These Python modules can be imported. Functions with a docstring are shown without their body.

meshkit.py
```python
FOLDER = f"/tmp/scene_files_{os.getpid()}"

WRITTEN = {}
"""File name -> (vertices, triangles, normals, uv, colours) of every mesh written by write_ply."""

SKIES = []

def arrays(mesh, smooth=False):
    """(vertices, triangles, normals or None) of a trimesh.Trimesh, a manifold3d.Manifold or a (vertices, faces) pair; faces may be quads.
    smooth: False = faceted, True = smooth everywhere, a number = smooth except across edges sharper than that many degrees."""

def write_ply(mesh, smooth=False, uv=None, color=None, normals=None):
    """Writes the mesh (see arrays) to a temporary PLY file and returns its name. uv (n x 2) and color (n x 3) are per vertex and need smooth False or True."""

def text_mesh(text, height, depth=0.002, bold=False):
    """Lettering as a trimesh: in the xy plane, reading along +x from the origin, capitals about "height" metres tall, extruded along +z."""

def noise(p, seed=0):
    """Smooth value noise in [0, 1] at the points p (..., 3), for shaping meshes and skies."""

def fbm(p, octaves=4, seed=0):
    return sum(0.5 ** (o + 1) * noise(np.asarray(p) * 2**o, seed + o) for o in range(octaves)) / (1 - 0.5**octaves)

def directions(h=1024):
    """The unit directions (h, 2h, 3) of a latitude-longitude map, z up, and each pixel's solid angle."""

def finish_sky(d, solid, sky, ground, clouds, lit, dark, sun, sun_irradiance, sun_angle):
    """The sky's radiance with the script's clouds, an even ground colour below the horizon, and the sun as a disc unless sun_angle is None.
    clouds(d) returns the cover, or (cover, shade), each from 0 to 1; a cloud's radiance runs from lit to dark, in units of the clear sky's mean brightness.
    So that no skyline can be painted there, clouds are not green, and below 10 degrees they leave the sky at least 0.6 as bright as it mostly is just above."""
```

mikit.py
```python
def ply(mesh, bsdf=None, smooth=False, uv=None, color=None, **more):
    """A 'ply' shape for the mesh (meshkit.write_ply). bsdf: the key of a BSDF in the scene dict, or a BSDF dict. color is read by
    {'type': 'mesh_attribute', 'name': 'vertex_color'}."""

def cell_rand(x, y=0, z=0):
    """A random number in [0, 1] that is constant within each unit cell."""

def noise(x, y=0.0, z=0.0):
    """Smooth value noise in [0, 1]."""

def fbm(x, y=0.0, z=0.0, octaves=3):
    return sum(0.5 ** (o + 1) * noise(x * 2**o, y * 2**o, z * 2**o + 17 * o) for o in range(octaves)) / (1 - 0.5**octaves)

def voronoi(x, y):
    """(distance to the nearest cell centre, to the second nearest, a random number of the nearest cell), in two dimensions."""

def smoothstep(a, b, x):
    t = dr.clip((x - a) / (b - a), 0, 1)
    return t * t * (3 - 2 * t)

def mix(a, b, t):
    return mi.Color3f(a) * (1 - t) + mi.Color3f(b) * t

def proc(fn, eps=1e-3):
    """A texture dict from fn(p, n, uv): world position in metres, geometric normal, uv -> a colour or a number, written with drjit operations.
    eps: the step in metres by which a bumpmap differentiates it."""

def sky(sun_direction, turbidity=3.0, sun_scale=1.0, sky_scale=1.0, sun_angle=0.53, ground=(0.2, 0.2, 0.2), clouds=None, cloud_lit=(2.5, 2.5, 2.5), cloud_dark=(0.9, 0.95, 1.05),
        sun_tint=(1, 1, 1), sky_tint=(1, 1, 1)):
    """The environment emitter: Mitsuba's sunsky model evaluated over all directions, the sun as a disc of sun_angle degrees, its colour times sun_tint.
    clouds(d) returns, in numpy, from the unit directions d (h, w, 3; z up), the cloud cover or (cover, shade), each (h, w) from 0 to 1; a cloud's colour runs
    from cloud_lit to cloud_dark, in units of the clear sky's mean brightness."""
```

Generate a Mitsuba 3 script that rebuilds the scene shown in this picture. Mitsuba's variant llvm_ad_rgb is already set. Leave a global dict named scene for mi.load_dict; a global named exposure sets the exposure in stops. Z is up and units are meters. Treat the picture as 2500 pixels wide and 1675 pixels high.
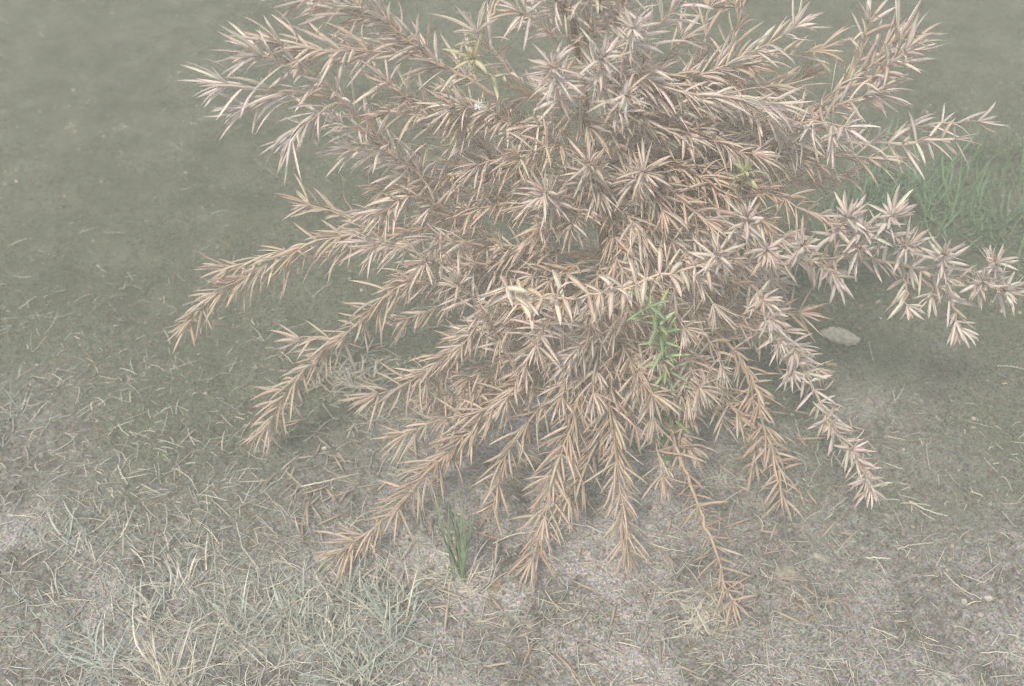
import math, random
import numpy as np
import trimesh
import drjit as dr
import mitsuba as mi
import mikit, meshkit
from mikit import proc, noise, fbm, smoothstep, mix, voronoi

T = mi.ScalarTransform4f
RNG = np.random.default_rng(20240611)
random.seed(7)
scene, labels = {}, {}

# ---------------------------------------------------------------- camera
H, PITCH, FOV = 1.15, math.radians(42.0), 46.0
FWD = np.array([0, math.cos(PITCH), -math.sin(PITCH)])
UP = np.array([0, math.sin(PITCH), math.cos(PITCH)])
RIGHT = np.array([1.0, 0, 0])
CAM = np.array([0.0, 0.0, H])
TX = math.tan(math.radians(FOV / 2))
scene['haze_air'] = {'type': 'homogeneous', 'albedo': {'type': 'rgb', 'value': [0.93, 0.955, 0.925]}, 'sigma_t': 0.14}
scene['camera'] = {'type': 'thinlens', 'fov': FOV, 'fov_axis': 'x', 'aperture_radius': 0.0032, 'focus_distance': 1.22,
                   'near_clip': 0.02, 'far_clip': 400.0,
                   'to_world': T().look_at(origin=CAM.tolist(), target=(CAM + FWD).tolist(), up=[0, 0, 1]),
                   'medium': {'type': 'ref', 'id': 'haze_air'}}
# ---------------------------------------------------------------- light: soft light from behind and left of the camera
scene['sky'] = mikit.sky((-0.27, -0.60, 0.78), turbidity=4, sun_scale=0.44, sky_scale=0.52, sun_angle=7.0,
                         clouds=lambda d: 1.0, cloud_lit=(1.74, 1.88, 1.96), sun_tint=(0.93, 1.0, 1.10), ground=(0.2, 0.2, 0.17))
exposure = 2.58

# ---------------------------------------------------------------- helpers
def ray(px, py):
    d = FWD + RIGHT * ((px - 1250) / 1250 * TX) + UP * ((837.5 - py) / 1250 * TX)
    return d / np.linalg.norm(d)

def at_y(px, py, y):
    d = ray(px, py)
    return CAM + d * (y / d[1])

def at_h(px, py, h):
    d = ray(px, py)
    return CAM + d * ((h - H) / d[2])

def to_px(p):
    q = np.asarray(p, float) - CAM
    z = q @ FWD
    return 1250 + (q @ RIGHT) / z / TX * 1250, 837.5 - (q @ UP) / z / TX * 1250, z

def nrm(v):
    v = np.asarray(v, float)
    return v / (np.linalg.norm(v) + 1e-12)

USED = {}
def key(name):
    n = USED.get(name, 0)
    USED[name] = n + 1
    return name if n == 0 else f'{name}_{n:03d}'

class MB:
    """collects pieces of one mesh, with a colour per vertex"""
    def __init__(s): s.v, s.f, s.c, s.n = [], [], [], 0
    def add(s, v, f, c):
        v = np.asarray(v, float)
        s.v.append(v); s.f.append(np.asarray(f) + s.n); s.n += len(v)
        s.c.append(np.broadcast_to(np.asarray(c, float), v.shape).copy())
    def put(s, name, bsdf, smooth=True):
        scene[name] = mikit.ply((np.vstack(s.v), np.vstack(s.f)), bsdf, smooth=smooth, color=np.clip(np.vstack(s.c), 0.005, 0.95))
        return name

def resample(pts, n):
    """smooth curve through the points (Catmull-Rom), n even samples"""
    p = np.asarray(pts, float)
    if len(p) == 2:
        return p[0] + np.linspace(0, 1, n)[:, None] * (p[1] - p[0])
    q = np.vstack([2 * p[0] - p[1], p, 2 * p[-1] - p[-2]])
    out = []
    for i in range(len(p) - 1):
        a, b, c, d = q[i:i + 4]
        t = np.linspace(0, 1, 14, endpoint=False)[:, None]
        out.append(0.5 * (2 * b + (c - a) * t + (2 * a - 5 * b + 4 * c - d) * t**2 + (3 * b - a - 3 * c + d) * t**3))
    out = np.vstack(out + [p[-1:]])
    s = np.r_[0, np.cumsum(np.linalg.norm(np.diff(out, axis=0), axis=1))]
    u = np.linspace(0, s[-1], n)
    return np.stack([np.interp(u, s, out[:, k]) for k in range(3)], 1)

def frames(p):
    t = np.gradient(p, axis=0)
    t /= np.linalg.norm(t, axis=1, keepdims=True) + 1e-12
    a = np.cross(t, [0.05, 0.1, 1.0])
    a /= np.linalg.norm(a, axis=1, keepdims=True) + 1e-12
    return t, a, np.cross(a, t)

def tube(p, r, sides=6):
    p = np.asarray(p, float)
    t, a, b = frames(p)
    ang = np.arange(sides) * 2 * np.pi / sides
    r = np.broadcast_to(r, (len(p),))
    v = p[:, None] + r[:, None, None] * (np.cos(ang)[None, :, None] * a[:, None] + np.sin(ang)[None, :, None] * b[:, None])
    i, j = np.meshgrid(np.arange(len(p) - 1), np.arange(sides), indexing='ij')
    q = np.stack([i * sides + j, i * sides + (j + 1) % sides, (i + 1) * sides + (j + 1) % sides, (i + 1) * sides + j], -1).reshape(-1, 4)
    f = np.vstack([q[:, [0, 1, 2]], q[:, [0, 2, 3]]])
    n = len(p) * sides
    v = np.vstack([v.reshape(-1, 3), p[:1], p[-1:]])
    k = np.arange(sides)
    f = np.vstack([f, np.stack([k * 0 + n, (k + 1) % sides, k], 1), np.stack([k * 0 + n + 1, n - sides + k, n - sides + (k + 1) % sides], 1)])
    return v, f[:, ::-1]

def leaf(base, d, side, length, width, droop=0.3, curl=0.0, thick=0.18, rings=7, fold=0.25):
    """closed thin leaf: tapered at both ends, folded along its midrib, bending under its weight. Returns vertices, faces, s along the leaf and the midline"""
    s = np.linspace(0, 1, rings)
    d = nrm(d)
    side = nrm(np.asarray(side) - d * np.dot(side, d))
    up = np.cross(side, d)
    D = d + s[:, None] * np.array([0, 0, -droop]) + up * (curl * s**1.3)[:, None]
    D /= np.linalg.norm(D, axis=1, keepdims=True)
    p = np.asarray(base, float) + np.vstack([[0, 0, 0], np.cumsum(D[:-1], axis=0)]) * (length / (rings - 1))
    w = width / 2 * np.clip(np.sin(np.pi * (0.10 + 0.90 * s)) ** 0.62, 0.05, 1)
    w[-1] = width * 0.03
    U = np.cross(side, D); U /= np.linalg.norm(U, axis=1, keepdims=True)
    S = np.cross(D, U) * w[:, None]; U = U * w[:, None]
    V = np.stack([p + S + U * fold, p + U * thick, p - S + U * fold, p - U * thick], 1)
    i, j = np.meshgrid(np.arange(rings - 1), np.arange(4), indexing='ij')
    q = np.stack([i * 4 + j, i * 4 + (j + 1) % 4, (i + 1) * 4 + (j + 1) % 4, (i + 1) * 4 + j], -1).reshape(-1, 4)
    f = np.vstack([q[:, [0, 1, 2]], q[:, [0, 2, 3]], [[0, 3, 2], [0, 2, 1]], (rings - 1) * 4 + np.array([[0, 1, 2], [0, 2, 3]])])
    return V.reshape(-1, 3), f, np.repeat(s, 4), p

# ---------------------------------------------------------------- materials
VC = {'type': 'mesh_attribute', 'name': 'vertex_color'}
scene['dry_leaf_matter'] = {'type': 'twosided', 'bsdf': {'type': 'principled', 'base_color': VC, 'roughness': 0.52, 'specular': 0.35, 'sheen': 0.1}}
scene['bark_matter'] = {'type': 'twosided', 'bsdf': {'type': 'principled', 'base_color': VC, 'roughness': 0.75, 'specular': 0.25}}
scene['straw_matter'] = {'type': 'twosided', 'bsdf': {'type': 'principled', 'base_color': VC, 'roughness': 0.45, 'specular': 0.4}}
scene['grass_matter'] = {'type': 'twosided', 'bsdf': {'type': 'principled', 'base_color': VC, 'roughness': 0.5, 'specular': 0.4}}

def soil_colour(p, n, uv):
    x, y = p.x, p.y
    big = fbm(x * 3.1 + 5, y * 3.1 + 9, 0, 4)
    mid = fbm(x * 19, y * 19, 3, 4)
    fine = fbm(x * 160, y * 160, 1, 3)
    grain = noise(x * 620, y * 620, 2)
    pale = smoothstep(0.22, 0.80, 0.50 * mid + 0.32 * fine + 0.18 * big)
    c = mix((0.135, 0.128, 0.114), (0.490, 0.468, 0.476), pale)
    # flash falloff painted in: darker mossy ground behind the shrub, paler dust in front
    moss_falloff = smoothstep(0.98, 1.48, y + 0.34 * dr.abs(x - 0.12) + 0.7 * (big - 0.5) + 0.45 * (mid - 0.5))
    c = mix(c, mix((0.060, 0.077, 0.044), (0.128, 0.146, 0.096), 0.6 * mid + 0.4 * fine), moss_falloff * 0.85)
    dust = smoothstep(0.52, 0.74, 0.6 * fbm(x * 6.5 + 3, y * 9 + 1, 0, 3) + 0.4 * mid) * (1 - moss_falloff)
    c = mix(c, (0.60, 0.575, 0.60), dust * 0.75)
    v, _, rnd = voronoi(x * 120, y * 120)
    chip = smoothstep(0.30, 0.18, v) * dr.select(rnd > 0.85, 1.0, 0.0)
    c = mix(c, (0.46, 0.44, 0.40), chip * 0.45 * (1 - moss_falloff))
    v2, _, rnd2 = voronoi(x * 170 + 31, y * 170 + 7)
    dark = smoothstep(0.36, 0.2, v2) * dr.select(rnd2 > 0.72, 1.0, 0.0)
    c = mix(c, (0.065, 0.058, 0.042), dark * 0.45)
    hue = mi.Color3f(noise(x * 540, y * 540, 11), noise(x * 540, y * 540, 23), noise(x * 540, y * 540, 37))   # grit of many minerals
    return c * (0.50 + 1.00 * grain) * (0.80 + 0.40 * hue)

def soil_height(p, n, uv):
    x, y = p.x, p.y
    return 0.55 * fbm(x * 90, y * 90, 0, 3) + 0.45 * fbm(x * 330, y * 330, 5, 2)

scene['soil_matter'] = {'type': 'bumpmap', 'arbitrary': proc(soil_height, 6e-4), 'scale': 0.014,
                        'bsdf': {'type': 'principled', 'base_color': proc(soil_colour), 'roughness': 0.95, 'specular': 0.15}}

# ---------------------------------------------------------------- ground: one sheet out to the horizon
def ground_z(x, y):
    x, y = np.broadcast_arrays(np.asarray(x, float), np.asarray(y, float))
    p = np.stack([x, y, x * 0], -1)
    near = np.exp(-((x / 2.2) ** 2 + ((y - 1.2) / 2.2) ** 2))
    z = 0.035 * (meshkit.fbm(p * 2.3, 3, 3) - 0.5) + 0.022 * (meshkit.fbm(p * 11, 3, 11) - 0.5) + 0.011 * (meshkit.fbm(p * 60, 2, 23) - 0.5) * near
    return z + 0.25 * (meshkit.fbm(p * 0.13, 2, 31) - 0.5) * np.clip((np.hypot(x, y) - 3) / 10, 0, 1) - 0.004

def axis(lo, hi, step, far, c0=0.0):
    core = np.arange(lo, hi, step)
    out, s, x = [], step, hi
    while x < far:
        out.append(x); s *= 1.16; x += s
    out.append(far)
    outn, s, x = [], step, lo - step
    while x > -far:
        outn.append(x); s *= 1.16; x -= s
    outn.append(-far)
    return np.r_[outn[::-1], core, out]

gx, gy = axis(-1.15, 1.15, 0.008, 60), axis(0.35, 2.6, 0.008, 60)
X, Y = np.meshgrid(gx, gy)
Z = ground_z(X, Y)
nx, ny = len(gx), len(gy)
i, j = np.meshgrid(np.arange(ny - 1), np.arange(nx - 1), indexing='ij')
a = (i * nx + j).ravel()
quads = np.stack([a, a + 1, a + nx + 1, a + nx], 1)
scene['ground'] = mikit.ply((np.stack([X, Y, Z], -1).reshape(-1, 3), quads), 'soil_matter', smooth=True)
labels['ground'] = {'label': 'dry dusty grey brown soil with crumbs and straw', 'category': 'ground', 'kind': 'structure'}

def on_ground(px, py, lift=0.0):
    """the ground point that lies under a photo position"""
    p = at_h(px, py, 0.0)
    for _ in range(4):
        p = at_h(px, py, float(ground_z(p[0], p[1])) + lift)
    return p

# ================================================================= the dead shrub
SHRUB = 'dead_shrub'
labels[SHRUB] = {'label': 'dead shrub with drooping branches of narrow dry tan leaves spreading over the soil', 'category': 'shrub'}
TAN, PALE, RUST = np.array([0.63, 0.520, 0.445]), np.array([0.73, 0.655, 0.635]), np.array([0.575, 0.445, 0.365])  # paler upper leaves: bleached, with flash brightness partly painted in
GREENY = np.array([0.62, 0.62, 0.42])
LEAVES = []      # every leaf: (branch key, vertices, faces, colours, midline, width)
TWIG = np.array([0.54, 0.43, 0.34])

trunk_pts = [at_y(1505, 1000, 1.13), at_y(1492, 760, 1.10), at_y(1462, 480, 1.07), at_y(1425, 230, 1.03), at_y(1395, 20, 1.0), at_y(1388, -120, 0.985)]
trunk_pts[0][2] = -0.03
trunk = resample(trunk_pts, 40)

def leaf_colour(tone, s, rng):
    grey, rust = np.array([0.54, 0.50, 0.45]), np.array([0.44, 0.29, 0.18])
    q = rng.random()
    if q < 0.22: tone = tone * 0.55 + grey * 0.45
    elif q < 0.34: tone = tone * 0.55 + rust * 0.45
    c = tone * (0.80 + 0.34 * rng.random()) * (1 + 0.10 * (rng.random(3) - 0.5))
    k = (0.90 + 0.16 * np.sin(np.pi * np.clip(s, 0, 1)))[:, None]
    tip = np.clip((s - 0.7) / 0.3, 0, 1)[:, None] * rng.random() * 0.45 + 0.22 * (rng.random(len(s)) * rng.random())[:, None]
    return c * k * (1 - tip)

def add_leaf(branch, base, d, length, width, tone, droop, rng):
    side = np.cross(d, nrm(rng.normal(size=3) * 0.5 + [0, -0.5, 0.8]))
    if rng.random() < 0.3: side = nrm(side + 0.8 * rng.normal(size=3))
    v, f, s, mid = leaf(base, d, side, length, width, droop, rng.normal() * 0.55, fold=0.15 + 0.35 * rng.random())
    if mid[:, 2].min() < 0.004 + float(ground_z(base[0], base[1])):      # lies on the soil instead of sinking in
        lift = np.maximum(0, 0.005 + ground_z(v[:, 0], v[:, 1]) - v[:, 2]); v = v.copy(); v[:, 2] += lift
    LEAVES.append((branch, v, f, leaf_colour(tone, s, rng), mid, width))

def leafy(branch, p, tone, length, width, spread, droop, start, step, rng, tip=8, only=None):
    """leaves in a spiral along the twig and a bunch at its tip"""
    t, a, b = frames(p)
    s = np.r_[0, np.cumsum(np.linalg.norm(np.diff(p, axis=0), axis=1))]
    u, phi = s[-1] * start, rng.random() * 6.28
    bare = meshkit.noise(p * 28 + rng.random(3) * 50)
    while u < s[-1]:
        k = min(int(np.searchsorted(s, u)), len(p) - 1)
        phi += 2.399 + rng.normal() * 0.35
        r = math.cos(phi) * a[k] + math.sin(phi) * b[k]
        ang = math.radians(np.clip(spread + rng.normal() * 14, 8, 115))
        d = t[k] * math.cos(ang) + r * math.sin(ang)
        age = 0.55 + 0.55 * rng.random() ** 0.7
        if rng.random() > 0.04 + 0.35 * (bare[k] > 0.68):
            add_leaf(branch, p[k], d, length * age, width * (0.75 + 0.4 * rng.random()), tone, droop * (0.5 + rng.random()), rng)
        u += 0.72 * step * (0.55 + 0.9 * rng.random())
    for q in range(tip):
        phi += 2.399
        ang = math.radians(6 + 46 * rng.random())
        r = math.cos(phi) * a[-1] + math.sin(phi) * b[-1]
        add_leaf(branch, p[-1], t[-1] * math.cos(ang) + r * math.sin(ang), length * (0.5 + 0.55 * rng.random()), width * (0.65 + 0.45 * rng.random()), tone, droop * (0.3 + 0.8 * rng.random()), rng)

def branch3d(pts, tone, length=0.043, width=0.0034, spread=34, droop=0.40, start=0.12, step=0.0023, r0=0.0026, r1=0.0011, tip=8, twig=None, label=None):
    name = key(SHRUB + '__branch')
    n = max(8, int(sum(np.linalg.norm(np.diff(np.array(pts), axis=0), axis=1)) / 0.012))
    p = resample(pts, n)
    rng = np.random.default_rng(1000 + USED[SHRUB + '__branch'])
    p[1:-1] += rng.normal(size=(n - 2, 3)) * 0.0011
    mb = MB()
    rr = 0.62 * np.linspace(r0, r1, n) * (1 + 0.18 * rng.normal(size=n))
    v, f = tube(p, rr, 6)
    c = (TWIG if twig is None else twig) * (0.85 + 0.3 * meshkit.noise(v * 240)[:, None])
    mb.add(v, f, c)
    mb.put(name, 'bark_matter')
    if label: labels[name] = {'label': label}
    leafy(name, p, np.asarray(tone), length, width, spread, droop, start, step, rng, tip)
    return p

def branch(px, y0, y1=None, h1=None, tone=TAN, root=True, **k):
    """a branch followed along the photo positions px from depth y0 to depth y1 (or to height h1 above the soil at its tip)"""
    px = np.array(px, float)
    if y1 is None: y1 = at_h(*px[-1], h1)[1]
    s = np.r_[0, np.cumsum(np.linalg.norm(np.diff(px, axis=0), axis=1))]; s /= s[-1]
    pts = [at_y(x, y, y0 + (y1 - y0) * q) for (x, y), q in zip(px, s)]
    return branch3d(pts, tone, **k)

MID = 0.5 * TAN + 0.5 * PALE
L3 = 0.75 * PALE + 0.25 * TAN
R3 = 0.6 * TAN + 0.4 * RUST
# upper left
branch([(1330, 330), (1180, 215), (1052, 140), (984, 90), (938, 54), (877, 7), (800, -50)], 1.05, 0.97, tone=MID, r0=0.0042, length=0.045, start=0.3)
branch([(1090, 165), (1000, 133), (940, 124), (840, 119), (740, 122), (690, 112)], 1.01, 0.96, tone=MID, length=0.047, start=0.1)
branch([(960, 70), (880, 45), (800, 15), (740, -20)], 1.0, 1.0, tone=MID, length=0.045)
branch([(900, 30), (830, 10), (760, -40)], 1.02, 1.03, tone=MID)
branch([(1330, 640), (1180, 575), (1080, 510), (1000, 425), (930, 340), (850, 258), (789, 201), (720, 165), (640, 136)], 1.08, 0.94, tone=L3, r0=0.0042, length=0.046, step=0.0036)
branch([(800, 236), (771, 231), (700, 225), (628, 218), (560, 207)], 0.965, 0.95, tone=PALE, length=0.049, step=0.0075, start=0.05)
branch([(771, 232), (700, 246), (640, 255), (606, 264)], 0.965, 0.96, tone=PALE, length=0.045, step=0.006, droop=0.8, start=0.3)
branch([(840, 252), (800, 262), (770, 285), (739, 309), (712, 335)], 0.97, 0.93, tone=PALE, length=0.042, step=0.0035, droop=0.5, tip=11)
branch([(960, 372), (900, 330), (865, 312), (838, 302)], 1.0, 0.96, tone=PALE, length=0.036, step=0.005)
branch([(1060, 470), (1010, 408), (948, 377), (900, 362), (862, 366)], 1.02, 0.97, tone=L3, length=0.040, step=0.0033, droop=0.4)
branch([(1290, 470), (1240, 415), (1175, 355), (1135, 330), (1063, 280), (1002, 245), (948, 204)], 1.06, 0.98, tone=MID, length=0.043, r0=0.0036, start=0.15)
gp = branch([(1380, 320), (1296, 222), (1225, 158), (1182, 105), (1165, 80)], 1.02, 0.95, tone=MID, length=0.043, start=0.25, step=0.006)
branch([(1275, 220), (1225, 190), (1180, 170), (1155, 148)], 1.0, 0.95, tone=GREENY, length=0.032, width=0.0048, start=0.3, step=0.0055, tip=5, spread=35, label='twig whose leaves are still yellow green')
branch([(1775, 490), (1805, 455), (1822, 420)], 1.03, 0.97, tone=np.array([0.56, 0.60, 0.40]), length=0.032, width=0.005, start=0.3, step=0.006, tip=5, spread=35, label='twig with a few pale green leaves deep in the right side of the shrub')
branch([(1300, 330), (1240, 290), (1180, 270), (1110, 262)], 1.04, 0.98, tone=MID, length=0.036)
branch([(1190, 60), (1215, 10), (1240, -40)], 1.10, 1.12, tone=TAN, step=0.014, tip=3)
# leaders at the top, seen end on
def leader(px, py, sx, sy, y0, y1, tone=PALE, n=11, length=0.033, **k):
    branch([(sx, sy), (0.5 * (sx + px), 0.5 * (sy + py)), (px, py)], y0, y1, tone=tone, length=length, tip=n, spread=58, start=0.15, step=0.0028, droop=0.3, **k)
leader(1350, 165, 1370, 270, 1.03, 0.915)
leader(1469, 143, 1450, 250, 1.03, 0.93)
leader(1544, 68, 1500, 200, 1.03, 0.94, n=14)
leader(1526, 233, 1480, 330, 1.04, 0.93, n=14)
leader(1330, 470, 1380, 520, 1.06, 0.95, tone=L3)
leader(1440, 400, 1450, 480, 1.06, 0.95, tone=MID)
leader(1570, 420, 1500, 490, 1.07, 0.95, tone=MID)
branch([(1370, 130), (1340, 75), (1295, 45), (1278, 35)], 1.0, 0.96, tone=PALE, step=0.006)
branch([(1400, 120), (1380, 50), (1390, -30)], 1.0, 0.97, tone=PALE)
branch([(1420, 150), (1440, 75), (1460, 20), (1450, -40)], 1.01, 0.96, tone=MID)
branch([(1400, 60), (1360, 10), (1330, -40)], 1.0, 0.96, tone=PALE)
branch([(1450, 90), (1500, 40), (1530, -30)], 1.0, 0.96, tone=PALE)
branch([(1470, 300), (1533, 169), (1569, 108), (1620, 43), (1680, -10), (1720, -50)], 1.04, 0.97, tone=PALE, step=0.0043, length=0.046, spread=32)
branch([(1500, 260), (1560, 190), (1620, 150), (1660, 100)], 1.06, 1.05, tone=MID, step=0.006)
# upper right
branch([(1500, 420), (1640, 310), (1740, 215), (1803, 161), (1850, 147), (1925, 133), (2000, 122)], 1.08, 1.06, tone=TAN, r0=0.0036, step=0.008, start=0.2)
branch([(1740, 215), (1780, 120), (1800, 60), (1790, -20)], 1.09, 1.10, tone=TAN, step=0.007)
branch([(1650, 330), (1700, 180), (1720, 90), (1730, 20)], 1.10, 1.12, tone=TAN, step=0.006)
branch([(1560, 470), (1700, 430), (1850, 335), (1980, 270), (2055, 212), (2108, 179), (2150, 140), (2190, 100)], 1.09, 0.99, tone=MID, length=0.046, r0=0.0038, step=0.0035, spread=34)
branch([(2050, 215), (2100, 205), (2160, 168), (2205, 130)], 1.01, 0.97, tone=L3, length=0.042, spread=35)
branch([(2060, 215), (2090, 150), (2110, 100), (2120, 60)], 1.02, 1.01, tone=MID, length=0.038, step=0.007, spread=30)
branch([(1950, 290), (2030, 262), (2090, 240), (2130, 228)], 1.03, 0.98, tone=L3, length=0.042, step=0.006)
branch([(1640, 460), (1760, 400), (1860, 365), (2019, 352), (2130, 346), (2162, 352), (2234, 347), (2330, 340)], 1.10, 1.02, tone=L3, r0=0.0040, r1=0.0022, length=0.042, step=0.0043, spread=62, start=0.1, tip=0, twig=MID * 0.95)
branch([(2120, 352), (2162, 330), (2277, 303), (2388, 296)], 1.06, 1.12, tone=PALE, length=0.045, step=0.0085, spread=35, start=0.15, tip=5)
branch([(1800, 470), (1829, 377), (1965, 377), (2055, 382), (2120, 385)], 1.08, 1.03, tone=MID, step=0.009)
branch([(1700, 500), (1857, 437), (1960, 440), (2060, 430)], 1.12, 1.09, tone=TAN, length=0.034, step=0.0033, droop=0.7)
branch([(1790, 330), (1850, 260), (1900, 230), (1960, 190)], 1.11, 1.08, tone=TAN, step=0.006)
branch([(1640, 400), (1700, 330), (1780, 300), (1880, 300)], 1.10, 1.03, tone=MID, step=0.005, length=0.040)
branch([(1900, 330), (1960, 300), (2010, 300), (2060, 310)], 1.04, 0.97, tone=PALE, length=0.036, step=0.0043, spread=75)
branch([(1880, 380), (1940, 345), (1990, 320), (2030, 330)], 1.06, 0.99, tone=L3, length=0.034, step=0.005, spread=75)
branch3d([at_y(1752, 740, 1.12), at_y(1747, 560, 1.12), at_y(1760, 405, 1.10), at_y(1766, 323, 1.09), at_y(1772, 215, 1.08)], MID, r0=0.0055, r1=0.0026, step=0.010, start=0.35, twig=PALE * 0.8)
# right: long branch with rosettes
KR = dict(length=0.030, width=0.0040, spread=62, droop=0.2, step=0.0034)
branch([(1560, 700), (1680, 655), (1770, 640), (1900, 640), (1990, 634), (2108, 626), (2234, 655), (2305, 676), (2377, 694), (2450, 709), (2530, 728)], 1.03, 0.93, tone=L3, r0=0.0038, r1=0.0016, **KR)
for (x, y, sx, sy) in [(1750, 620, 1765, 645), (1821, 531, 1790, 640), (1870, 610, 1880, 640), (1960, 600, 1930, 640), (2069, 531, 2000, 634), (2105, 560, 2080, 628), (2177, 527, 2110, 626),
                       (2098, 601, 2090, 628), (2213, 600, 2200, 648), (2306, 622, 2290, 672), (2428, 640, 2420, 700), (2452, 706, 2440, 708), (2400, 690, 2377, 694)]:
    branch([(sx, sy), (0.4 * sx + 0.6 * x, 0.4 * sy + 0.6 * y), (x, y)], 0.965, 0.91, tone=PALE * 0.97, start=0.45, tip=13, r0=0.0016, r1=0.001, **{**KR, 'step': 0.004, 'droop': 0.05})
branch([(2200, 652), (2212, 690), (2212, 725), (2215, 745)], 0.965, 0.945, tone=PALE, tip=9, **{**KR, 'spread': 50})
branch([(2290, 680), (2320, 730), (2333, 770), (2340, 800)], 0.97, 0.96, tone=PALE, tip=9, **{**KR, 'spread': 50})
branch([(2000, 640), (2030, 665), (2045, 680)], 0.98, 0.96, tone=PALE, tip=6, **KR)
branch([(2280, 676), (2290, 700), (2275, 715)], 0.97, 0.95, tone=PALE, tip=6, **KR)
# right: branch running down
branch([(1700, 650), (1790, 665), (1829, 690), (1861, 725), (1882, 773), (1911, 816), (1940, 863), (1983, 945), (2019, 1006), (2037, 1053), (2076, 1096), (2108, 1151), (2126, 1190)], 1.05, h1=0.13, tone=L3, r0=0.0035, r1=0.0014, **{**KR, 'step': 0.0035})
for (x, y) in [(1878, 780), (1940, 850), (1932, 905), (2027, 1032), (2078, 1098), (2118, 1168), (1862, 730), (1905, 825)]:
    q = at_y(x, y, 0.93) if y < 1000 else at_h(x, y, 0.22 - (y - 1000) * 0.0004)
    branch3d([q + np.array([0, 0.035, -0.012]), q + np.array([0, 0.015, -0.003]), q], PALE, start=0.5, tip=12, r0=0.0015, r1=0.001, **{**KR, 'droop': 0.05})
# right lower: tan twigs behind it
branch([(1640, 700), (1689, 770), (1746, 809), (1789, 852), (1832, 920), (1859, 1026), (1890, 1110), (1904, 1169), (1911, 1215)], 1.06, h1=0.05, tone=R3, step=0.0036, r0=0.0034, r1=0.0024, spread=56, length=0.038, start=0.2)
branch([(1800, 860), (1835, 960), (1850, 1060), (1840, 1130)], 1.0, h1=0.05, tone=R3, step=0.0043, spread=60, length=0.036)
branch([(1689, 770), (1740, 850), (1760, 892)], 1.02, 0.96, tone=MID, tip=11, spread=65, length=0.034, step=0.005)
branch([(1650, 800), (1690, 900), (1707, 945)], 1.03, 0.94, tone=MID, tip=11, spread=60, length=0.038, step=0.005, droop=0.6)
branch([(1600, 720), (1650, 770), (1670, 800)], 1.02, 0.93, tone=MID, tip=11, spread=65, length=0.036, step=0.005)
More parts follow.
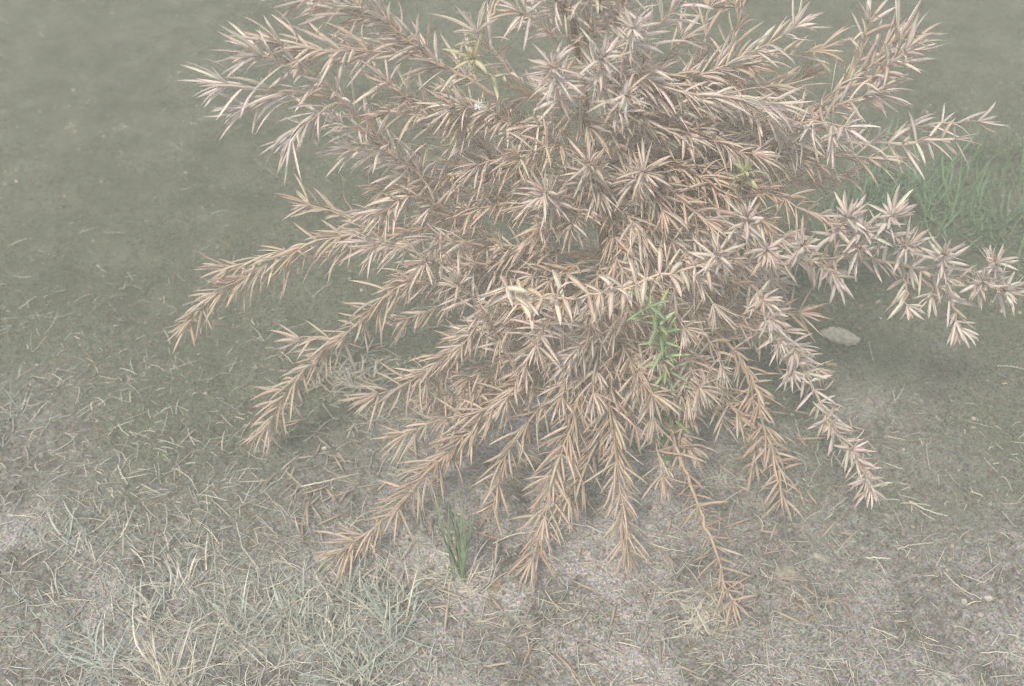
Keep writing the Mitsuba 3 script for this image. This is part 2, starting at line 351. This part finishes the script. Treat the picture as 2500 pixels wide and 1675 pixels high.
branch([(1560, 900), (1610, 1000), (1640, 1060), (1667, 1140), (1699, 1215), (1728, 1294), (1750, 1359), (1768, 1431), (1789, 1465)], 1.05, h1=0.030, tone=RUST, step=0.0036, spread=68, length=0.036, width=0.0032, droop=0.2, r0=0.0044, r1=0.0022, tip=3, start=0.05)
branch([(1785, 1460), (1798, 1476), (1812, 1464), (1814, 1436), (1800, 1420), (1790, 1426)], at_h(1785, 1460, 0.031)[1], h1=0.030, tone=RUST, step=0.2, r0=0.0022, r1=0.0016, tip=1, length=0.012)
branch([(1560, 850), (1590, 1000), (1605, 1100), (1616, 1158)], 1.04, 0.93, tone=R3, tip=10, spread=60, length=0.040, step=0.006)
branch([(1480, 760), (1530, 860), (1570, 930), (1590, 960)], 1.03, 0.95, tone=TAN, tip=9, spread=50, droop=0.5)
# bottom: branches hanging towards the camera
KB = dict(length=0.048, spread=44, droop=0.45, step=0.0021, width=0.0033)
branch([(1480, 740), (1490, 820), (1492, 890), (1488, 960), (1500, 1060), (1512, 1187), (1522, 1258), (1533, 1340)], 1.05, h1=0.04, tone=TAN, **KB)
branch([(1500, 960), (1460, 1080), (1420, 1160), (1390, 1210)], 1.0, h1=0.08, tone=R3, **{**KB, 'step': 0.0029})
branch([(1494, 760), (1440, 881), (1411, 971), (1393, 1042), (1361, 1122), (1347, 1169), (1336, 1223), (1325, 1276), (1312, 1325), (1302, 1362)], 1.05, h1=0.03, tone=R3, **KB)
branch([(1400, 900), (1330, 980), (1278, 1046), (1240, 1110), (1217, 1180), (1205, 1230)], 1.03, h1=0.07, tone=R3, **{**KB, 'step': 0.0036})
branch([(1430, 800), (1310, 900), (1225, 985), (1150, 1050), (1078, 1122), (1031, 1169), (991, 1223), (938, 1269), (884, 1312), (846, 1340)], 1.06, h1=0.025, tone=R3, r0=0.0036, **KB)
branch([(1290, 930), (1225, 985), (1153, 1008), (1080, 1024), (1030, 1040), (995, 1058)], 1.0, 0.97, tone=TAN, **{**KB, 'step': 0.0035})
branch([(1330, 780), (1250, 800), (1171, 824), (1117, 856), (1063, 892), (1009, 928), (974, 945), (925, 962)], 1.05, 0.98, tone=TAN, **{**KB, 'step': 0.0029})
branch([(1260, 900), (1203, 795), (1174, 759), (1153, 719), (1120, 695)], 0.99, 0.91, tone=MID, spread=50, length=0.036, step=0.0035, tip=11, droop=0.1)
branch([(1800, 610), (1730, 640), (1666, 658), (1583, 680), (1540, 698), (1476, 709), (1422, 727), (1332, 734), (1279, 734), (1252, 718), (1236, 702)], 0.95, 0.84, tone=PALE * [1.03, 0.99, 0.91], spread=78, length=0.030, width=0.0050, step=0.0038, droop=0.9, tip=0, r0=0.0020, r1=0.0014, start=0.1, twig=TAN * 1.1)
branch([(1480, 700), (1500, 790), (1440, 830), (1400, 870)], 1.0, 0.94, tone=MID, spread=40, droop=0.6)
branch([(1400, 760), (1330, 800), (1311, 841)], 1.0, 0.92, tone=MID, tip=10, spread=60, droop=0.5)
# left
branch([(1200, 560), (1060, 545), (930, 560), (840, 576), (753, 601), (682, 626), (628, 662), (574, 687), (531, 719), (492, 752), (462, 785)], 1.07, 1.03, tone=TAN, length=0.043, spread=34, droop=0.45, step=0.0033, r0=0.0034, start=0.2)
branch([(1000, 585), (840, 612), (770, 625), (718, 640), (646, 675), (600, 700)], 1.06, 1.06, tone=R3, length=0.038, spread=50, droop=1.2, step=0.0075)
branch([(690, 625), (650, 622), (600, 640), (560, 655)], 1.05, 1.04, tone=TAN, length=0.038, step=0.006, spread=30)
branch([(1180, 600), (1052, 580), (991, 601), (920, 597)], 1.02, 0.95, tone=L3, length=0.046, spread=26, step=0.0040, droop=0.3)
branch([(1130, 650), (1016, 680), (974, 705), (938, 727), (891, 770), (840, 816), (807, 841), (779, 874), (735, 917), (700, 963), (671, 1012), (650, 1045)], 1.06, h1=0.07, tone=TAN, r0=0.0034, **{**KB, 'step': 0.0029, 'droop': 0.6})
branch([(830, 820), (800, 825), (765, 826), (735, 830)], 0.995, 0.985, tone=MID, length=0.036, step=0.006, spread=30)
branch([(1000, 600), (890, 545), (815, 520), (755, 500)], 1.10, 1.13, tone=TAN, length=0.040, step=0.0065)
branch([(900, 548), (880, 531), (850, 500), (838, 463)], 1.10, 1.12, tone=R3, length=0.030, step=0.05, tip=1)
branch([(1100, 520), (1020, 480), (980, 490), (950, 510)], 1.03, 0.97, tone=MID, length=0.042, step=0.0035)
branch([(1200, 640), (1100, 650), (1040, 640)], 1.03, 0.96, tone=MID, length=0.040, spread=40)

# the crown: twigs all round the trunk
rng0 = np.random.default_rng(99)
for k in range(112):
    q = rng0.uniform(0.20, 0.70)
    base = trunk[int(q * (len(trunk) - 1))]
    az = rng0.uniform(0, 2 * np.pi) if k % 5 == 0 else -np.pi / 2 + rng0.normal() * 0.95
    ln = rng0.uniform(0.10, 0.24) * (1.15 - 0.45 * q)
    out = np.array([math.cos(az) * 1.25, math.sin(az) * 0.62, rng0.uniform(-0.15, 0.45)])
    mid_ = base + out * ln * 0.55
    end = base + out * ln + np.array([0, 0, -0.35 * ln * rng0.random()])
    end[2] = max(end[2], 0.08)
    tone = TAN * (1 - q) + L3 * q if rng0.random() < 0.7 else R3
    branch3d([base, mid_, end], tone, length=rng0.uniform(0.033, 0.042), spread=rng0.uniform(34, 56), droop=rng0.uniform(0.2, 0.8), start=0.25, step=0.0036, r0=0.0024, tip=9)

rng0 = np.random.default_rng(412)
for k in range(26):          # short tangled twigs that fill the upper crown
    q = rng0.uniform(0.56, 0.86)
    base = trunk[int(q * (len(trunk) - 1))]
    az = rng0.uniform(-0.75, 0.35) if k % 2 else rng0.uniform(-2.9, -0.2)
    ln = rng0.uniform(0.08, 0.15) * (1.15 if k % 2 else 0.85)
    out = np.array([math.cos(az) * 1.2, math.sin(az) * 0.55, rng0.uniform(-0.10, 0.75)])
    end = base + out * ln + np.array([0, 0, -0.10 * ln * rng0.random()])
    branch3d([base, base + out * ln * 0.5 + rng0.normal(size=3) * 0.012, end], (TAN, L3, MID, R3)[k % 4], length=rng0.uniform(0.034, 0.042), width=0.0034, spread=rng0.uniform(28, 50), droop=rng0.uniform(0.3, 1.0), start=0.1, step=0.0034, r0=0.0024, tip=7)

mb = MB()
v, f = tube(trunk, np.linspace(0.010, 0.002, len(trunk)) * (1 + 0.05 * np.sin(np.arange(len(trunk)) * 1.7)), 10)
mb.add(v, f, np.array([0.38, 0.29, 0.22]) * (0.7 + 0.6 * meshkit.noise(v * [160, 160, 50])[:, None]))
mb.put(SHRUB + '__trunk', 'bark_matter')

# the 300 leaves that show largest are parts of their branches, the rest is one part
W, Hh = 1024, 686
zbuf = np.full((Hh, W), 9e9); own = np.full((Hh, W), -1)
for n, (b, v, f, c, mid, width) in enumerate(LEAVES):
    u = np.linspace(0, len(mid) - 1, 40)
    m = np.stack([np.interp(u, np.arange(len(mid)), mid[:, k]) for k in range(3)], 1)
    x, y, z = to_px(m)
    for ox in (-1.2, 0, 1.2):
        xi, yi = np.floor(x * W / 2500 + ox).astype(int), np.floor(y * Hh / 1675 + ox * 0.5).astype(int)
        ok = (xi >= 0) & (xi < W) & (yi >= 0) & (yi < Hh)
        xi, yi, zi = xi[ok], yi[ok], z[ok]
        win = zi < zbuf[yi, xi]
        zbuf[yi[win], xi[win]] = zi[win]; own[yi[win], xi[win]] = n
shown = np.bincount(own[own >= 0].ravel(), minlength=len(LEAVES))
big = set(np.argsort(-shown, kind='stable')[:300].tolist())
rest = MB()
for n, (b, v, f, c, mid, width) in enumerate(LEAVES):
    if n in big:
        m1 = MB(); m1.add(v, f, c); m1.put(key(b + '__leaf'), 'dry_leaf_matter')
    else:
        rest.add(v, f, c)
rest.put(SHRUB + '__leaves', 'dry_leaf_matter')
labels[SHRUB + '__leaves'] = {'label': 'the many smaller dry leaves all over the shrub', 'kind': 'stuff'}
TOTAL = ('leaves', len(LEAVES), 'branches', USED[SHRUB + '__branch'])

# ================================================================= green weed growing through the shrub
GREEN, DEEP, BLUEG, STRAW, GREY = (np.array(c) for c in ([0.34, 0.45, 0.26], [0.21, 0.30, 0.19], [0.50, 0.57, 0.54], [0.70, 0.665, 0.58], [0.60, 0.58, 0.55]))

def thing(name, label, cat, group=None):
    k = key(name)
    labels[k] = {'label': label, 'category': cat}
    if group: labels[k]['group'] = group
    return k

def weed(pts, label, nleaf, length, width, tone, seed):
    w = thing('green_weed', label, 'weed', )
    rng = np.random.default_rng(seed)
    p = resample(pts, 24)
    m = MB(); v, f = tube(p, np.linspace(0.002, 0.0008, 24), 6); m.add(v, f, np.array([0.22, 0.30, 0.12])); m.put(w + '__stem', 'grass_matter')
    t, a, b = frames(p)
    for k in range(nleaf):
        i = min(23, int(3 + 21 * (k / nleaf) ** 0.55)); phi = 2.4 * k
        d = nrm(t[i] * 0.5 + math.cos(phi) * a[i] + math.sin(phi) * b[i])
        v, f, s, mid = leaf(p[i], d, np.cross(d, [0, -0.5, 0.85]), length * (0.7 + 0.5 * rng.random()), width * (0.8 + 0.4 * rng.random()), 0.35, rng.normal() * 0.2)
        m = MB(); m.add(v, f, tone * (0.75 + 0.5 * rng.random()) * (1 + 0.1 * rng.normal(size=3))); m.put(key(w + '__leaf'), 'grass_matter')
    return w

weed([on_ground(1640, 1120), at_y(1632, 940, 0.97), at_y(1612, 810, 0.92), at_y(1588, 748, 0.905)], 'bright green narrow leaved weed growing up through the dead shrub', 60, 0.028, 0.0040, GREEN, 5)
weed([on_ground(1640, 1140), at_y(1640, 1020, 0.98), at_y(1648, 950, 0.97)], 'low green sprig below the bright green weed inside the shrub', 24, 0.030, 0.0036, GREEN * 0.75, 6)
weed([on_ground(1860, 640), at_y(1850, 500, 1.22), at_y(1835, 420, 1.20)], 'dull green weed half hidden behind the right side of the shrub', 22, 0.035, 0.004, np.array([0.20, 0.30, 0.16]), 8)

# ================================================================= grass tufts
def blade_mesh(base, tip, width, bow, rng):
    """a grass blade from base to tip, bowing upwards"""
    base, tip = np.asarray(base, float), np.asarray(tip, float)
    ln = np.linalg.norm(tip - base)
    mid = 0.5 * (base + tip) + np.array([0, 0, bow * ln]) + rng.normal(size=3) * 0.05 * ln
    p = resample([base, mid, tip], 7)
    p[:, 2] = np.maximum(p[:, 2], ground_z(p[:, 0], p[:, 1]) + 0.0012)
    t, a, b = frames(p)
    w = width / 2 * np.array([0.8, 1, 1, 0.9, 0.7, 0.4, 0.06])
    V = np.stack([p + a * w[:, None] + b * w[:, None] * 0.4, p, p - a * w[:, None] + b * w[:, None] * 0.4, p - b * w[:, None] * 0.35], 1)
    i, j = np.meshgrid(np.arange(6), np.arange(4), indexing='ij')
    q = np.stack([i * 4 + j, i * 4 + (j + 1) % 4, (i + 1) * 4 + (j + 1) % 4, (i + 1) * 4 + j], -1).reshape(-1, 4)
    return V.reshape(-1, 3), np.vstack([q[:, [0, 1, 2]], q[:, [0, 2, 3]], [[0, 3, 2], [0, 2, 1]]])

def tuft(px, py, n, reach, tones, label, seed, width=0.0018, lean=(0, 0), rise=0.6, loose=0.014, fixed=(), group=None):
    k = thing('grass_tuft', label, 'grass tuft', group)
    rng = np.random.default_rng(seed)
    c = on_ground(px, py)
    for (tx, ty, h, tone, w) in fixed:
        tip = at_h(tx, ty, h)
        v, f = blade_mesh(c + np.r_[rng.normal(size=2) * 0.004, -0.003], tip, w, 0.06, rng)
        m = MB(); m.add(v, f, tone * (0.85 + 0.3 * rng.random())); m.put(key(k + '__blade'), 'grass_matter')
    for q in range(n):
        az = rng.uniform(0, 2 * np.pi); ln = reach * (0.35 + 0.8 * rng.random())
        el = np.clip(rise + rng.normal() * 0.4, 0.02, 1.35)
        d = np.array([math.cos(az) * math.cos(el) + lean[0], math.sin(az) * math.cos(el) + lean[1], math.sin(el)])
        b0 = c + np.r_[rng.normal(size=2) * loose, -0.003]
        tone = tones[rng.integers(len(tones))] * (0.75 + 0.5 * rng.random())
        v, f = blade_mesh(b0, b0 + d * ln, width * (0.7 + 0.6 * rng.random()), 0.12 * rng.random(), rng)
        m = MB(); m.add(v, f, tone); m.put(key(k + '__blade'), 'grass_matter')
    return k

tuft(1124, 1409, 44, 0.052, [STRAW, GREY * 1.1, STRAW * 1.15], 'tall dark green grass tuft with long upright blades in front of the shrub', 11, rise=0.35, fixed=[
    (1040, 1215, 0.115, DEEP * 1.15, 0.0038), (1118, 1180, 0.13, DEEP, 0.0036), (1172, 1225, 0.105, DEEP * 1.1, 0.0036), (1066, 1195, 0.12, DEEP * 1.15, 0.0038), (1096, 1215, 0.115, DEEP, 0.0040), (1052, 1245, 0.095, DEEP * 1.1, 0.0036), (1128, 1228, 0.105, DEEP * 1.2, 0.0036), (1160, 1262, 0.085, DEEP * 1.1, 0.0034),
    (1058, 1187, 0.125, DEEP, 0.0042), (1080, 1205, 0.12, DEEP * 1.1, 0.0044), (1112, 1196, 0.12, DEEP * 1.2, 0.0034), (1149, 1268, 0.09, DEEP, 0.0042), (1075, 1290, 0.07, DEEP, 0.0042),
    (1092, 1300, 0.065, DEEP * 1.1, 0.0044), (1138, 1300, 0.06, DEEP, 0.0042), (1210, 1300, 0.05, STRAW, 0.0016), (1215, 1388, 0.015, STRAW * 1.2, 0.002), (1060, 1360, 0.035, DEEP, 0.002), (1190, 1350, 0.03, STRAW, 0.0016)])
TU = [(963, 1505, 34, 0.060, [BLUEG, BLUEG, STRAW], 'dense blue green grass tuft right of the straw star', 0.7),
      (866, 1462, 20, 0.060, [STRAW, GREY, BLUEG * 0.8], 'star of pale dry grass blades left of the blue green tuft', 0.35),
      (902, 1650, 30, 0.066, [BLUEG, BLUEG * 0.8, STRAW], 'blue green grass tuft at the bottom edge of the photo', 0.6),
      (714, 1492, 30, 0.055, [BLUEG, BLUEG, STRAW], 'blue green grass clump with crossing pale stalks', 0.5),
      (574, 1530, 26, 0.055, [BLUEG, GREY, STRAW], 'thin grey green grass clump second from the left in the bottom patch', 0.6),
      (430, 1665, 30, 0.070, [STRAW, STRAW, GREY], 'upright straw coloured grass tuft in the lower left corner', 0.9),
      (255, 1625, 26, 0.055, [BLUEG, GREY, BLUEG], 'flattened grey green grass tuft nearest the lower left corner', 0.45),
      (448, 1425, 24, 0.045, [BLUEG * 0.9, GREY, STRAW], 'small sparse grass tuft above the grey green clumps on the left', 0.5),
      (330, 1500, 20, 0.045, [BLUEG * 0.9, GREY, STRAW], 'low faded grass tuft left of the thin grey green clump', 0.45),
      (200, 1318, 14, 0.050, [BLUEG * 0.9, GREY], 'lone small grass tuft farthest left on the bare soil', 0.6),
      (800, 1560, 22, 0.050, [BLUEG, STRAW, GREY], 'loose grass tuft between the blue green clump and the bottom edge', 0.5),
      (860, 930, 16, 0.035, [GREY, STRAW * 0.9], 'matted grey dry grass tuft beside the left branches of the shrub', 0.3),
      (40, 1010, 12, 0.045, [BLUEG * 0.8, GREY], 'faded grass tuft at the left edge of the photo', 0.5),
      (1720, 1505, 24, 0.035, [GREY * 1.15, STRAW], 'pale curled dry grass tuft below the hooked branch tip', 0.3),
      (2330, 520, 46, 0.085, [np.array([0.16, 0.28, 0.15]), np.array([0.22, 0.33, 0.21])], 'blurred green grass tuft on the dark ground behind the shrub at right', 0.8),
      (2440, 420, 34, 0.080, [np.array([0.13, 0.20, 0.10]), np.array([0.16, 0.22, 0.13])], 'blurred green grass tuft farthest back at the right edge', 0.8),
      (2200, 470, 40, 0.075, [np.array([0.17, 0.29, 0.17]), np.array([0.22, 0.34, 0.24])], 'muted green grass tuft just above the rosettes of the right hand branch', 0.7),
      (2450, 590, 40, 0.075, [np.array([0.15, 0.24, 0.13]), np.array([0.20, 0.27, 0.17])], 'muted green grass tuft just above the far end of the right hand branch', 0.6),
      (2060, 560, 36, 0.080, [np.array([0.13, 0.24, 0.13]), np.array([0.18, 0.28, 0.20])], 'green grass tuft between the upper right branches and the rosettes', 0.9)]
for n, (x, y, cnt, reach, tones, lab, rise) in enumerate(TU):
    far = y < 700
    tuft(x, y, int(cnt * 2.2), reach * (1.3 if far else 1.1), [t * 1.05 for t in tones] if far else tones, lab, 40 + n, rise=rise, width=0.0034 if far else 0.0019, loose=0.045 if far else 0.014)

# ================================================================= single stalks, stones and scraps one can pick out
def stalk(pts, label, r=0.0009, tone=STRAW * 1.1, lift=0.004):
    k = thing('dry_stalk', label, 'straw')
    p = resample([on_ground(x, y, lift if 0 < n < len(pts) - 1 else 0.0015) for n, (x, y) in enumerate(pts)], 14)
    rng = np.random.default_rng(len(labels))
    p[1:-1] += rng.normal(size=(12, 3)) * 0.0005
    v, f = tube(p, np.linspace(r, r * 0.6, 14), 5)
    m = MB(); m.add(v, f, tone * (0.9 + 0.2 * meshkit.noise(v * 200)[:, None])); m.put(k, 'straw_matter')
WHITE = np.array([0.70, 0.66, 0.58])
stalk([(1205, 1326), (1253, 1305), (1307, 1296), (1397, 1278), (1450, 1292), (1505, 1309)], 'long kinked straw stalk lying across the two hanging middle branch tips', lift=0.02)
stalk([(1332, 1334), (1375, 1285), (1411, 1233)], 'straw stalk slanting up to the right beside the long kinked stalk', lift=0.015)
stalk([(1566, 1323), (1610, 1334), (1668, 1347)], 'thin straw stalk right of the lowest middle branch tip', lift=0.01)
stalk([(1182, 1503), (1225, 1492), (1275, 1490)], 'pale curved straw below the tall green tuft', tone=WHITE)
stalk([(1380, 1170), (1415, 1173), (1447, 1172)], 'short pale straw between the hanging branches', tone=WHITE, lift=0.01)
stalk([(728, 1190), (790, 1176), (858, 1160)], 'tan straw stalk on bare soil left of the long hanging branch', r=0.0012)
stalk([(420, 1635), (450, 1631), (483, 1626)], 'thick bright straw lying on the lower left straw tuft', r=0.0014, tone=WHITE * 1.1, lift=0.01)
stalk([(294, 1314), (312, 1275), (330, 1235)], 'upright leaning straw on the bare soil at left', r=0.0010, lift=0.012)
stalk([(412, 1345), (403, 1300), (408, 1262), (403, 1226)], 'straight upright pale blade on the left soil', r=0.0008, tone=WHITE * 0.9, lift=0.02)
stalk([(287, 1136), (298, 1160), (312, 1182)], 'small straw at the upper left of the bare soil')
stalk([(2306, 1398), (2340, 1432), (2396, 1463)], 'white curved stalk near the two white pebbles at right', tone=WHITE)
stalk([(2220, 1223), (2265, 1246), (2313, 1260)], 'white bent stalk below the long right hand branch tip', tone=WHITE, r=0.0011)
stalk([(2191, 1341), (2225, 1330), (2280, 1326)], 'pale kinked stalk above the short tan one at right', tone=WHITE * 0.9)
stalk([(2114, 1361), (2140, 1362), (2173, 1364)], 'short tan straw stub on the right hand soil', r=0.0012)
stalk([(2395, 1594), (2450, 1592), (2510, 1610)], 'pale stalk at the lower right edge of the photo', tone=WHITE * 0.9)
stalk([(1000, 1425), (1040, 1412), (1100, 1416)], 'thin straw left of the foot of the tall green tuft')
stalk([(172, 1571), (225, 1550), (272, 1510)], 'long curved straw stalk over the low faded tuft')
stalk([(640, 1440), (690, 1420), (728, 1400)], 'straw stalk rising over the blue green clump', tone=WHITE, lift=0.012)
stalk([(595, 1560), (625, 1585), (675, 1632)], 'bent straw stalk right of the thin grey green clump', r=0.0011)

def stone(px, py, size, label, tone, seed, flat=0.5, name='pebble', cat='pebble', rot=0.0):
    k = thing(name, label, cat)
    m = trimesh.creation.icosphere(3)
    v = np.array(m.vertices)
    v *= 1 + 1.0 * (meshkit.fbm(v * 1.5 + seed, 3, seed)[:, None] - 0.5)
    v *= 1 + 0.45 * (meshkit.fbm(v * 4 + seed, 3, seed)[:, None] - 0.5)
    v = v * np.array([size[0], size[1], size[0] * flat]) / 2
    ca, sa = math.cos(rot), math.sin(rot)
    v = v @ np.array([[ca, sa, 0], [-sa, ca, 0], [0, 0, 1]])
    c = on_ground(px, py)
    b = MB(); b.add(v + c + [0, 0, size[0] * flat * 0.10], m.faces, tone * (0.25 + 1.05 * meshkit.fbm(v * 260, 3, seed)[:, None])); b.put(k, 'bark_matter', False)
stone(2052, 822, (0.052, 0.030), 'flat pale oval stone on the soil beside the right hand branch', np.array([0.56, 0.54, 0.46]), 3, 0.22, rot=-0.5)
stone(1918, 1400, (0.024, 0.021), 'pale rounded stone on the soil right of the hooked branch tip', np.array([0.46, 0.43, 0.37]), 5, 0.4)
stone(2412, 1462, (0.008, 0.007), 'upper right one of two small white pebbles at right', np.array([0.72, 0.70, 0.66]), 6, 0.8)
stone(2354, 1470, (0.007, 0.007), 'lower left one of two small white pebbles at right', np.array([0.66, 0.64, 0.60]), 7, 0.8)
stone(2006, 1364, (0.022, 0.010), 'small whitish stone flake above the pale rounded stone', np.array([0.46, 0.45, 0.41]), 8, 0.35, rot=-0.5)
stone(1210, 1432, (0.016, 0.016), 'yellowish brown clod right of the foot of the tall green tuft', np.array([0.34, 0.29, 0.21]), 9, 0.6, 'soil_clod', 'clod')
stone(1232, 1520, (0.012, 0.011), 'pale pebble below the tall green tuft, left one of a pair', np.array([0.46, 0.44, 0.40]), 12, 0.7)
stone(1294, 1524, (0.010, 0.009), 'pale pebble below the tall green tuft, right one of a pair', np.array([0.46, 0.44, 0.40]), 13, 0.7)
stone(1033, 1312, (0.014, 0.008), 'whitish pebble left of the tall green blades', np.array([0.60, 0.58, 0.54]), 14, 0.5, rot=-0.6)
stone(792, 1095, (0.007, 0.006), 'tiny bright white pebble left of the long hanging branch', np.array([0.75, 0.74, 0.71]), 15, 0.7)
stone(2030, 890, (0.016, 0.007), 'yellowish wood chip below the flat pale oval stone', np.array([0.50, 0.42, 0.24]), 16, 0.3, 'wood_chip', 'wood chip', rot=-0.2)
# seed fluff caught on the shrub
k = thing('seed_fluff', 'tiny white seed fluff caught on the upper left part of the shrub', 'seed fluff')
b = MB(); rng = np.random.default_rng(4); c0 = at_y(1166, 258, 0.945)
for q in range(46):
    d = nrm(rng.normal(size=3)); v, f = tube(np.array([c0 - d * 0.001, c0 + d * 0.002, c0 + d * 0.004 + rng.normal(size=3) * 0.001]), [0.0007, 0.0006, 0.0003], 4); b.add(v, f, [0.78, 0.78, 0.78])
b.put(k, 'straw_matter')

# ================================================================= litter nobody could count
def litter_density(px, py):
    d = 0.06 + 0.94 * np.clip((py - 900) / 450, 0, 1)
    left = np.exp(-((px - 650) / 480.0) ** 2 - ((py - 1520) / 210.0) ** 2) + 0.8 * np.exp(-((px - 1700) / 260.0) ** 2 - ((py - 1560) / 130.0) ** 2) + 0.5 * np.exp(-((px - 880) / 160.0) ** 2 - ((py - 950) / 120.0) ** 2)
    left = left + 0.38 * np.exp(-((px - 250) / 330.0) ** 2 - ((py - 1080) / 260.0) ** 2)
    return np.clip(d * 0.20 + left * 0.85, 0, 1)

def scatter(n, seed, weight=True, far=2.4):
    rng = np.random.default_rng(seed)
    out = []
    while len(out) < n:
        x, y = rng.uniform(-1.1, 1.1), rng.uniform(0.45, far)
        px, py, z = to_px((x, y, 0.0))
        if weight and rng.random() > litter_density(px, py) * (0.35 + 1.1 * float(meshkit.noise(np.array([x * 9, y * 9, 0.0]), 5))): continue
        out.append((x, y, px, py))
    return out, rng

m = MB()
pts, rng = scatter(7400, 71)
for (x, y, px, py) in pts:
    ln, az = 0.006 + 0.036 * rng.random() ** 2.2, rng.uniform(0, 2 * np.pi)
    d = np.array([math.cos(az), math.sin(az), 0])
    bend = np.array([-d[1], d[0], 0]) * ln * rng.normal() * 0.06
    p = np.array([[x, y, 0]] * 4, float) + d * np.array([[-.5], [-.15], [.2], [.5]]) * ln + bend * np.array([[0], [1], [1], [0]])
    p[:, 2] = ground_z(p[:, 0], p[:, 1]).max() + 0.0006 + np.array([0, 1, 1, 0]) * ln * 0.08 * rng.random() + np.linspace(0, 1, 4) * ln * rng.normal() * 0.12
    tone = (STRAW, GREY, STRAW * 0.8, np.array([0.34, 0.24, 0.14]), BLUEG, WHITE)[rng.choice(6, p=[.25, .23, .13, .11, .10, .18])] * (0.65 + 0.5 * rng.random())
    v, f = tube(p, np.array([0.8, 1, 0.9, 0.5]) * (0.0003 + 0.0005 * rng.random()), 4)
    m.add(v, f, tone)
m.put('straw_litter', 'straw_matter')
m, rng = MB(), np.random.default_rng(88)
for q in range(260):       # needles the shrub has dropped
    ang, rad = rng.uniform(0, 2 * np.pi), 0.34 * math.sqrt(rng.random())
    x, y = 0.08 + rad * 1.15 * math.cos(ang), 1.06 + rad * math.sin(ang)
    az = rng.uniform(0, 2 * np.pi); d = np.array([math.cos(az), math.sin(az), 0.12 * rng.normal()])
    v, f, s_, mid = leaf([x, y, 0], d, [-d[1], d[0], 0.2 * rng.normal()], 0.022 + 0.018 * rng.random(), 0.003, 0.0, rng.normal() * 0.3)
    v[:, 2] += float(ground_z(v[:, 0], v[:, 1]).max()) + 0.002 - min(0, v[:, 2].min())
    m.add(v, f, leaf_colour(RUST * 0.8 if rng.random() < 0.6 else TAN * 0.8, s_, rng))
m.put('fallen_needles', 'dry_leaf_matter')
labels['fallen_needles'] = {'label': 'dropped dry needles lying on the soil under the shrub', 'category': 'needles', 'kind': 'stuff'}
labels['straw_litter'] = {'label': 'scattered short bits of straw and dry grass lying on the soil', 'category': 'straw', 'kind': 'stuff'}

m = MB()
pts, rng = scatter(8000, 73)
for (x, y, px, py) in pts:
    left = math.exp(-((px - 650) / 480.0) ** 2 - ((py - 1530) / 190.0) ** 2)
    if rng.random() > 0.05 + left: continue
    for q in range(rng.integers(1, 4)):
        az, el, ln = rng.uniform(0, 2 * np.pi), abs(rng.normal()) * 0.45, 0.012 + 0.035 * rng.random()
        b0 = np.array([x, y, float(ground_z(x, y)) - 0.001])
        v, f = blade_mesh(b0, b0 + ln * np.array([math.cos(az) * math.cos(el), math.sin(az) * math.cos(el), math.sin(el)]), 0.0007 + 0.0008 * rng.random(), 0.15 * rng.random(), rng)
        m.add(v, f, (BLUEG, GREY, STRAW, BLUEG * 0.7)[rng.integers(4)] * (0.7 + 0.5 * rng.random()))
m.put('dry_grass', 'grass_matter')
labels['dry_grass'] = {'label': 'thin short grey green and straw coloured grass growing sparsely on the soil', 'category': 'grass', 'kind': 'stuff'}

m = MB()
ico = trimesh.creation.icosphere(1); iv, jf = np.array(ico.vertices), np.array(ico.faces)
pts, rng = scatter(5200, 77, weight=False, far=2.0)
for (x, y, px, py) in pts:
    r = 0.0007 + 0.0030 * rng.random() ** 3
    v = iv * (1 + 0.35 * (rng.random((len(iv), 1)) - 0.5)) * np.array([1, 0.6 + 0.5 * rng.random(), 0.6]) * r
    az = rng.uniform(0, 6.28); ca, sa = math.cos(az), math.sin(az)
    v = v @ np.array([[ca, sa, 0], [-sa, ca, 0], [0, 0, 1]]) + [x, y, float(ground_z(x, y)) + r * 0.15]
    m.add(v, jf, np.array((0.24, 0.20, 0.16) if rng.random() < 0.75 else (0.40, 0.37, 0.32)) * (0.6 + 0.7 * rng.random()))
m.put('soil_crumbs', 'bark_matter')
labels['soil_crumbs'] = {'label': 'small crumbs of soil and grit strewn over the ground', 'category': 'soil crumbs', 'kind': 'stuff'}

# ================================================================= haze added to lift the dark tones
scene['haze'] = {'type': 'cube', 'to_world': T().translate([0, 0, 0.0]).scale([62, 62, 1.32]), 'bsdf': {'type': 'null'}, 'interior': {'type': 'ref', 'id': 'haze_air'}}
labels['haze'] = {'label': 'thin pale haze added around the shrub to lift the dark tones', 'category': 'haze', 'kind': 'stuff'}
